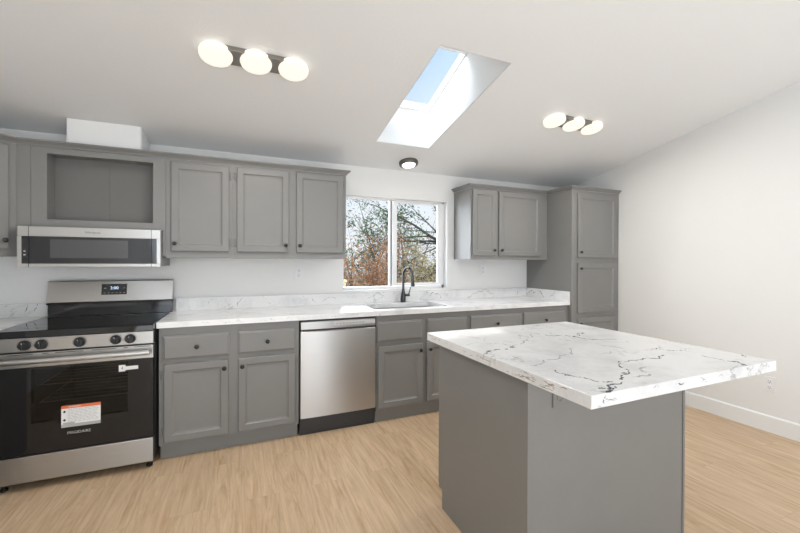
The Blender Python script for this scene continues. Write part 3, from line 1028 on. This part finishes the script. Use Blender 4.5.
# oven door
m = MB()
m.box(rx0 + .001, hx0, YRG, -0.648, 0.204, 0.703, 0.0)
m.box(hx1, rx1 - .001, YRG, -0.648, 0.204, 0.703, 0.0)
m.box(hx0, hx1, YRG, -0.648, 0.204, hz0)
m.box(hx0, hx1, YRG, -0.648, hz1, 0.703)
od = obj('oven_door', m, 'blackglass', t)
m = MB(); m.box(hx0, hx1, YRG + .0, YRG + .004, hz0, hz1)
obj('door_window', m, 'ovenglass', od)
m = MB(); m.box(rx0 + .001, rx1 - .001, YRG - .002, -0.648, 0.7035, 0.786, 0.002)
db = obj('door_top_band', m, 'steel_v', od)
m = MB()
for a_, b_ in ((-1.20, -1.09), (-1.05, -1.02), (-0.99, -0.86), (-0.82, -0.70), (-0.66, -0.64), (-0.61, -0.52)):
    m.box(a_, b_, YRG - .0027, YRG - .002, 0.7765, 0.7805)
obj('vent_slots', m, 'black', db)
m = MB()
m.tube([(rx0 + .012, YRG - .048, 0.748), (-0.9, YRG - .052, 0.748), (rx1 - .012, YRG - .048, 0.748)], 0.0165, 16)
for xx in (rx0 + .022, rx1 - .034): m.box(xx, xx + .014, YRG - .048, YRG - .002, 0.738, 0.758, .003)
obj('door_handle', m, 'steel', od, smooth=True)
# storage drawer
m = MB(); m.box(rx0 + .001, rx1 - .001, YRG - .002, -0.648, 0.048, 0.198, 0.004)
obj('storage_drawer', m, 'steel_v', t)
for fx_ in (rx0 + .03, rx1 - .03):
    for fy2 in (-0.64, -0.09):
        m = MB(); m.lathe([(0.018, 0), (0.018, 0.012), (0.010, 0.016), (0.010, 0.045)], (fx_, fy2, 0), 'z', 14)
        obj('leveling_foot', m, 'black', t, smooth=True)
# racks inside
for rz in (0.47, 0.575):
    m = MB()
    for yy in (-0.60, -0.12): m.tube([(hx0 + .003, yy, rz), (hx1 - .003, yy, rz)], 0.0035, 6)
    for xx in (hx0 + .006, hx1 - .006): m.tube([(xx, -0.60, rz), (xx, -0.12, rz)], 0.003, 6)
    for k in range(5):
        yy = -0.52 + .08 * k
        m.tube([(hx0 + .006, yy, rz), (hx1 - .006, yy, rz)], 0.0012, 4)
    obj('oven_rack', m, 'rack', t)
# stickers and badge on the oven door
m = MB(); m.box(-0.963, -0.776, YRG - .0012, YRG - .0002, 0.334, 0.461)
stk = obj('warning_sticker', m, 'paper', od)
m = MB(); m.box(-0.963, -0.776, YRG - .0018, YRG - .0013, 0.444, 0.461); obj('orange_header', m, 'orange', stk)
text_obj('header_text', 'WARNING', 0.012, 'paper', stk, (-0.90, YRG - .0022, 0.4525))
m = MB(); m.box(-0.963, -0.776, YRG - .0018, YRG - .0013, 0.334, 0.352); m.box(-0.955, -0.90, YRG - .0018, YRG - .0013, 0.352, 0.362); obj('grey_footer', m, 'papergrey', stk)
m = MB()
rnd = random.Random(5)
for k in range(9):
    z_ = 0.436 - .009 * k
    x_ = -0.932
    while x_ < -0.80:
        l_ = rnd.uniform(.008, .026); m.box(x_, min(x_ + l_, -0.785), YRG - .0016, YRG - .0012, z_, z_ + .0022); x_ += l_ + .005
obj('printed_lines', m, 'papergrey', stk)
for z_ in (0.426, 0.377):
    m = MB()
    m.loft([[(-0.948 + .008 * dx_, YRG - y_, z_ + .008 * dz_) for dx_, dz_ in ((-1, 0), (0, -1), (1, 0), (0, 1))] for y_ in (.0018, .0012)])
    obj('hazard_symbol', m, 'black', stk)
m = MB(); m.box(-0.6519, -0.586, YRG - .0010, YRG - .0002, 0.640, 0.662); m.box(-0.686, -0.652, YRG - .0010, YRG - .0002, 0.632, 0.672)
stk2 = obj('small_sticker', m, 'paper', od)
text_obj('sticker_number', '4', 0.024, 'darkletter', stk2, (-0.669, YRG - .0016, 0.652))
text_obj('badge', 'FRIGIDAIRE', 0.022, 'letter', od, (-0.880, YRG - .0008, 0.299))

# ------------------------------------------------------------------ microwave
t = thing('microwave', 'low-profile stainless over-the-range microwave under the niche cabinet', 'microwave', (-0.9, -0.2, 1.268))
mx0, mx1 = -1.279, -0.517
m = MB(); m.box(mx0 + .004, mx1 - .001, -0.362, -0.004, 1.275, 1.530, 0.002)
obj('body', m, 'steelgrey', t)
m = MB()
m.box(mx0, mx1, -0.40, -0.364, 1.466, 1.530, 0.003)
m.box(mx0, mx1, -0.40, -0.364, 1.270, 1.294, 0.003)
m.box(mx0, mx0 + .020, -0.40, -0.364, 1.294, 1.466)
m.box(mx1 - .022, mx1, -0.40, -0.364, 1.294, 1.466)
dr = obj('door', m, 'steel', t)
m = MB(); m.box(mx0 + .020, mx1 - .022, -0.397, -0.364, 1.294, 1.466)
gl = obj('door_glass', m, 'mwglass', dr)
m = MB(); m.box(-1.120, -0.706, -0.3985, -0.3972, 1.330, 1.450)
obj('viewing_screen', m, 'mwmesh', gl)
for xx in (-1.225, -0.571):
    m = MB(); m.box(xx - .0012, xx + .0012, -0.4015, -0.3972, 1.270, 1.530)
    obj('panel_seam', m, 'black', dr)
m = MB()
for z_ in (1.345, 1.368): m.box(-1.250, -1.240, -0.3985, -0.3972, z_, z_ + .008)
obj('touch_icons', m, 'letter', gl)
text_obj('badge', 'Whirlpool', 0.020, 'darkletter', dr, (-0.9, -0.4008, 1.498))

# ------------------------------------------------------------------ island
t = thing('kitchen_island', 'grey painted kitchen island base under the big quartz slab', 'kitchen island', (1.46, -2.02, 0))
ix0, ix1, iy0, iy1 = 0.991, 1.938, -2.374, -1.700
m = MB()
m.box(ix0, ix1, iy0, iy1, 0.10, 0.870)
m.box(ix0, ix1, iy0, -1.735, 0, 0.10)
obj('cabinet_body', m, 'cab', t)
for a_ in (ix0, ix1 - .014):
    m = MB(); m.box(a_, a_ + .014, iy0 - .004, iy0, 0, 0.870)
    obj('corner_trim', m, 'cab', t)
# kitchen-side doors (seen edge-on from here)
for a_, b_ in ((ix0 + .006, 1.46), (1.468, ix1 - .006)):
    m = MB(); m.panel(a_, b_, 0.11, 0.66, 0, DOOR)
    bmesh.ops.transform(m.bm, matrix=Matrix.Translation((a_ + b_, iy1 + .0005, 0)) @ Matrix.Rotation(R(180), 4, 'Z'), verts=m.bm.verts)
    obj('door', m, 'cab', t)
    m = MB(); m.panel(a_, b_, 0.69, 0.845, 0, DRAW)
    bmesh.ops.transform(m.bm, matrix=Matrix.Translation((a_ + b_, iy1 + .0005, 0)) @ Matrix.Rotation(R(180), 4, 'Z'), verts=m.bm.verts)
    obj('drawer', m, 'cab', t)

t = thing('island_countertop', 'thick white quartz slab with dark veins on the kitchen island', 'countertop', (1.5, -2.13, 0.871))
m = MB()
IX0, IX1, IY0, IY1 = 0.9715, 2.0255, -2.670, -1.589
m.box(IX0, IX1, IY0, IY1, 0.871, 0.9135, 0.002, 1)
ist = lambda x, y: (x, y, 0.9138)
V = dict(V1=([(1.03, -2.65), (1.12, -2.62), (1.21, -2.59), (1.27, -2.56), (1.36, -2.47), (1.48, -2.44), (1.56, -2.44), (1.66, -2.44), (1.69, -2.43)], .0042, .08),
 V2=([(1.08, -2.42), (1.07, -2.49), (1.10, -2.53), (1.14, -2.60)], .003, .1),
 V4=([(1.49, -1.84), (1.57, -1.94), (1.64, -1.95), (1.67, -2.05), (1.72, -2.10), (1.83, -2.14)], .0036, .08),
 V4b=([(1.80, -1.92), (1.72, -1.97), (1.66, -1.97)], .003, .2),
 V5=([(1.84, -2.50), (1.83, -2.57), (1.86, -2.62), (1.81, -2.665)], .0032, .08),
 V5b=([(2.02, -2.55), (1.98, -2.59)], .0035, .1),
 V6b=([(1.74, -2.32), (1.82, -2.34), (1.79, -2.39), (1.86, -2.42)], .0026, .15),
 V7=([(0.975, -2.12), (0.99, -2.12), (1.06, -2.08), (1.10, -2.08), (1.17, -2.06), (1.20, -2.04)], .0045, .15),
 V8=([(1.12, -2.62), (1.08, -2.645), (1.04, -2.665)], .006, .1))
m.mi = 1
for i, (k, (p, w_, g_)) in enumerate(V.items()):
    vein(m, p, w_, ist, 200 + i, g_, depth=3, jit=0.13)
for i, (cx_, cy_) in enumerate([(1.06, -2.635), (1.14, -2.60), (1.28, -2.55), (1.07, -2.49), (1.66, -1.99), (1.78, -1.94), (1.18, -2.07), (1.02, -2.10), (1.85, -2.615), (1.82, -2.655)]):
    vein(m, [(cx_ - .012, cy_), (cx_, cy_ + .005), (cx_ + .012, cy_ - .003)], .006, ist, 240 + i, 0)
m.mi = 2
for i, (p, w_, g_) in enumerate([([(1.01, -2.34), (1.09, -2.34), (1.21, -2.31), (1.28, -2.27), (1.46, -2.19)], .003, .1),
    ([(1.26, -2.59), (1.36, -2.59), (1.44, -2.52)], .0045, .1), ([(1.20, -2.04), (1.33, -1.97), (1.46, -1.88), (1.49, -1.84)], .003, .15),
    ([(1.10, -1.98), (1.18, -1.97), (1.17, -2.08)], .003, .25), ([(1.0, -1.95), (1.12, -1.92), (1.2, -1.85)], .002, .3), ([(1.86, -2.42), (1.95, -2.40)], .0025, .3),
    ([(1.5, -1.75), (1.62, -1.72), (1.8, -1.74)], .002, .3), ([(1.4, -2.3), (1.55, -2.28), (1.72, -2.31)], .0015, .4), ([(1.6, -2.05), (1.7, -2.16), (1.8, -2.2)], .002, .3)]):
    vein(m, p, w_, ist, 260 + i, g_, depth=3, jit=.13)
m.mi = 3
le3 = lambda y, z: (IX0 - .0004, y, z)
fe3 = lambda x, z: (x, IY0 - .0004, z)
rnd = random.Random(11)
for k in range(22):
    y = rnd.uniform(-2.62, -1.66); z = rnd.uniform(0.880, 0.905)
    L = rnd.uniform(.02, .08)
    vein(m, [(y, z), (y + L * .5, z + rnd.uniform(-.004, .004)), (y + L, min(.907, max(.877, z + rnd.uniform(-.006, .006))))], rnd.uniform(.001, .0024), le3, 300 + k, .25, jit=.05)
m.mi = 2
for k in range(8):
    x = rnd.uniform(1.0, 1.9); z = rnd.uniform(0.885, 0.902)
    vein(m, [(x, z), (x + .015, z + .006), (x + rnd.uniform(.03, .06), z - .002)], .0016, fe3, 340 + k, .1)
m.mi = 1
vein(m, [(1.03, .909), (1.022, .896), (1.026, .882)], .002, fe3, 360, .1)
vein(m, [(1.37, .898), (1.40, .894), (1.42, .900)], .002, fe3, 361, .1)
vein(m, [(1.81, .909), (1.815, .896)], .002, fe3, 362, .1)
obj('slab', m, ['marble', 'vein', 'vein_soft', 'vein_brown'], t)

# ------------------------------------------------------------------ outlets
def outlet(label, pos, facing, mat='plastic', ang=0):
    """duplex outlet built facing -y, turned to its wall"""
    o = thing('outlet', label, 'outlet', pos, rot=(0, 0, facing))
    m = MB(); m.box(-.036, .036, -0.006, 0, -.058, .058, .003)
    if ang: bmesh.ops.transform(m.bm, matrix=Matrix.Rotation(R(ang), 4, 'Y'), verts=m.bm.verts)
    p = obj('cover_plate', m, mat, o, local=True)
    for dz in (-.021, .021):
        m = MB(); m.lathe([(0.017, 0.0055), (0.017, 0.0085), (0.016, 0.009)], ((dz if ang else 0), 0, (0 if ang else dz)), '-y', 20)
        s_ = obj('socket', m, mat, o, local=True, smooth=True)
        m = MB()
        def bb(a0, a1, b0, b1):
            if ang: m.box(dz - b1, dz - b0, -.0098, -.0088, a0, a1)
            else: m.box(a0, a1, -.0098, -.0088, dz + b0, dz + b1)
        bb(-.0080, -.0055, -.001, .009); bb(.0055, .0080, -.001, .008); bb(-.0025, .0025, -.011, -.006)
        obj('slots', m, 'slot', s_, local=True)
    return o
outlet('white duplex outlet on the wall left of the window', (0.487, -0.0005, 1.207), 0)
outlet('white duplex outlet on the wall under the right wall cabinet', (2.485, -0.0005, 1.222), 0)
outlet('white duplex outlet low on the right wall above the baseboard', (XR - 0.0005, -1.928, 0.372), R(-90))
outlet('grey duplex outlet lying sideways on the island under its overhang', (1.172, iy0 - 0.0005, 0.785), 0, 'cab', 90)

# ------------------------------------------------------------------ duct cover above the microwave cabinet
m = MB()
bx0, bx1, byf = -1.084, -0.657, -0.255
m.loft([[(x, byf, 2.090), (x, -0.002, 2.090), (x, -0.002, ceil_z(0) - .002), (x, byf, ceil_z(byf) - .002)] for x in (bx0, bx1)])
es = [e_ for e_ in m.bm.edges if abs(e_.verts[0].co.x - bx1) < 1e-4 and abs(e_.verts[1].co.x - bx1) < 1e-4 and abs(e_.verts[0].co.y - byf) < 1e-4 and abs(e_.verts[1].co.y - byf) < 1e-4]
bmesh.ops.bevel(m.bm, geom=es, offset=0.02, segments=4, affect='EDGES', profile=.5)
tag(obj('duct_cover', m, 'trim', smooth=True), 'white boxed duct cover on top of the niche cabinet, reaching the ceiling', 'duct cover')

# ------------------------------------------------------------------ ceiling lights
TH = -math.atan(SL)
def three_light(label, x, y, power):
    t = thing('ceiling_light', label, 'ceiling light', (x, y, ceil_z(y)), rot=(TH, 0, 0), group=None)
    m = MB(); m.box(-0.225, 0.225, -0.060, 0.060, -0.030, -0.0005, 0.003)
    obj('mounting_plate', m, 'nickel', t, local=True)
    for dx in (-0.206, 0.0, 0.206):
        m = MB(); m.lathe([(0.074, -0.006), (0.083, -0.010), (0.0855, -0.018), (0.0855, -0.034), (0.082, -0.043), (0.070, -0.048), (0.035, -0.050), (0.008, -0.0505)], (dx, 0, 0), 'z', 32)
        obj('glass_shade', m, 'shade', t, local=True, smooth=True)
    d = bpy.data.lights.new('bulb', 'AREA'); d.shape = 'RECTANGLE'; d.size = 0.5; d.size_y = 0.12; d.energy = power; d.color = (1, .97, .92)
    o = bpy.data.objects.new('bulb', d); col.objects.link(o); o.parent = t; o.location = (0, 0, -0.07)
    return t
three_light('three-disc nickel ceiling light left of the skylight, above the range', 0.080, -1.186, 17)
three_light('three-disc nickel ceiling light right of the skylight, nearer the right wall', 2.518, -1.190, 17)
t = thing('ceiling_light', 'small round flush ceiling light between the skylight and the window', 'ceiling light', (1.482, -0.196, ceil_z(-0.196)), rot=(TH, 0, 0))
m = MB(); m.lathe([(0.092, -0.0005), (0.092, -0.022), (0.088, -0.030), (0.070, -0.034), (0.066, -0.030)], (0, 0, 0), 'z', 32)
obj('trim_ring', m, 'bronze', t, local=True, smooth=True)
m = MB(); m.lathe([(0.0655, -0.030), (0.060, -0.040), (0.040, -0.046), (0.010, -0.048)], (0, 0, 0), 'z', 32)
obj('lens', m, 'shade_cool', t, local=True, smooth=True)

# ------------------------------------------------------------------ outside
g = MB(); g.box(-8, 16, 0.5, 40, -0.6, -0.35)
o = struct('ground', g, 'ground')

def branch(m, p, d, L, r, depth, rnd, tips, spread=0.6, upward=0.15, seg=4, kids=(2, 3)):
    pts = [Vector(p)]; rad = [r]
    d = Vector(d).normalized()
    for k in range(seg):
        d = (d + Vector((rnd.uniform(-1, 1), rnd.uniform(-1, 1), rnd.uniform(-1, 1))) * 0.16 + Vector((0, 0, upward * .3))).normalized()
        pts.append(pts[-1] + d * L / seg)
        rad.append(r * (1 - 0.55 * (k + 1) / seg))
    m.tube(pts, rad, 5 if r > .01 else 3)
    if depth == 0:
        tips.extend(pts[1:])
        return
    for k in range(rnd.randint(*kids)):
        i = rnd.randint(1, seg)
        nd = (d + Vector((rnd.uniform(-1, 1), rnd.uniform(-1, 1), rnd.uniform(-1, 1))) * spread + Vector((0, 0, upward))).normalized()
        branch(m, pts[i], nd, L * rnd.uniform(.55, .8), rad[i] * .62, depth - 1, rnd, tips, spread, upward, seg, kids)
    branch(m, pts[-1], d, L * .7, rad[-1], depth - 1, rnd, tips, spread, upward, seg, kids)

def leaves(m, tips, n, size, rnd, scatter=0.12, elong=1.8):
    for k in range(n):
        c_ = rnd.choice(tips) + Vector((rnd.gauss(0, scatter), rnd.gauss(0, scatter), rnd.gauss(0, scatter)))
        a = Vector((rnd.uniform(-1, 1), rnd.uniform(-1, 1), rnd.uniform(-1, 1))).normalized()
        b = a.orthogonal().normalized()
        n_ = a.cross(b)
        s_ = size * rnd.uniform(.6, 1.3)
        v = [m.bm.verts.new(c_ + q_) for q_ in (-a * s_ * elong * .5, b * s_ * .45 + n_ * s_ * .12, a * s_ * elong * .5, -b * s_ * .45 + n_ * s_ * .12)]
        m.bm.faces.new((v[0], v[1], v[2])); m.bm.faces.new((v[0], v[2], v[3]))

def plant(name, label, cat, base, stems, leafmat, nleaf, size, seed, bark='bark', group=None, scatter=.12, elong=1.8):
    rnd = random.Random(seed)
    t = thing(name, label, cat, base, group)
    m = MB(); tips = []
    for (off, d, L, r, dep, spread, upw) in stems:
        branch(m, Vector(base) + Vector(off), d, L, r, dep, rnd, tips, spread, upw)
    obj('branches', m, bark, t)
    if nleaf:
        m = MB(); leaves(m, tips, nleaf, size, rnd, scatter, elong)
        fo = obj('foliage', m, leafmat, t)
    return t
G = -0.35
def shrub_stems(n, L, r, seed, lean=.5, dep=2):
    rnd = random.Random(seed)
    return [((rnd.uniform(-.3, .3), rnd.uniform(-.2, .2), 0), (rnd.uniform(-lean, lean), rnd.uniform(-lean, lean), 1), L * rnd.uniform(.8, 1.15), r, dep, .55, .25) for _ in range(n)]
plant('rust_shrub', 'rust-leaved shrub outside the left window pane', 'shrub', (1.85, 2.9, G), shrub_stems(9, 0.95, .014, 1, .3), 'leaf_orange', 1500, .036, 31, scatter=.09)
plant('rust_shrub', 'rust-brown shrub outside just left of the window mullion', 'shrub', (2.45, 3.2, G), shrub_stems(9, 0.95, .014, 2, .3), 'leaf_orange', 1500, .036, 32, scatter=.09)
plant('olive_shrub', 'olive and straw coloured shrub outside the right window pane', 'shrub', (3.35, 3.3, G), shrub_stems(9, 0.95, .014, 3, .3), 'leaf_olive', 1700, .038, 33, scatter=.09)
plant('bare_tree', 'leaning brown tree with sparse rust leaves seen through the left pane', 'tree', (2.95, 4.2, G),
      [((0, 0, 0), (-.30, 0, 1), 1.3, .085, 3, .62, .0), ((-.1, 0, .05), (-.55, .05, 1), 1.4, .06, 3, .6, .0), ((.1, 0, .3), (.15, .05, 1), 1.0, .05, 3, .7, .0)], 'leaf_orange', 700, .034, 34, scatter=.08)
plant('evergreen_tree', 'dark limbed evergreen seen through the right pane', 'tree', (5.6, 4.6, G),
      [((0, 0, 0), (-.12, 0, 1), 1.9, .12, 2, .5, .0), ((-.15, 0, 1.6), (-1, -.05, .50), 1.45, .075, 3, .45, -.05), ((-.1, 0, 1.5), (-1, .0, .10), 1.7, .04, 3, .5, .0), ((-.2, 0, 1.9), (-1, -.1, .30), 1.6, .05, 3, .45, -.05)], 'leaf_green', 3400, .04, 35, bark='barkd', scatter=.09, elong=2.6)
plant('bare_tree', 'pale bare twiggy tree far behind the shrubs', 'tree', (5.4, 8.5, G), [((0, 0, 0), (0, 0, 1), 1.4, .08, 4, .8, .0), ((0, 0, .4), (-.7, 0, 1), 1.5, .05, 4, .8, .0), ((0, 0, .4), (.6, 0, 1), 1.5, .05, 4, .8, .0)], 'leaf_olive', 500, .05, 36, bark='twig')
plant('rust_shrub', 'dull brown hedge shrub at the back, left of the bare tree', 'shrub', (3.6, 6.6, G), shrub_stems(12, 0.85, .016, 5, .5), 'leaf_orange', 1500, .045, 37)
plant('olive_shrub', 'dull olive hedge shrub at the back, right of the bare tree', 'shrub', (5.2, 6.6, G), shrub_stems(12, 0.85, .016, 6, .5), 'leaf_olive', 1500, .045, 38)
m = MB(); m.box(1.10, 1.27, 1.30, 1.40, G, 1.04, .01); m.box(1.09, 1.28, 1.29, 1.41, 1.04, 1.07)
tag(obj('utility_post', m, 'tan'), 'short tan post with a flat cap, low in the left window pane', 'post')
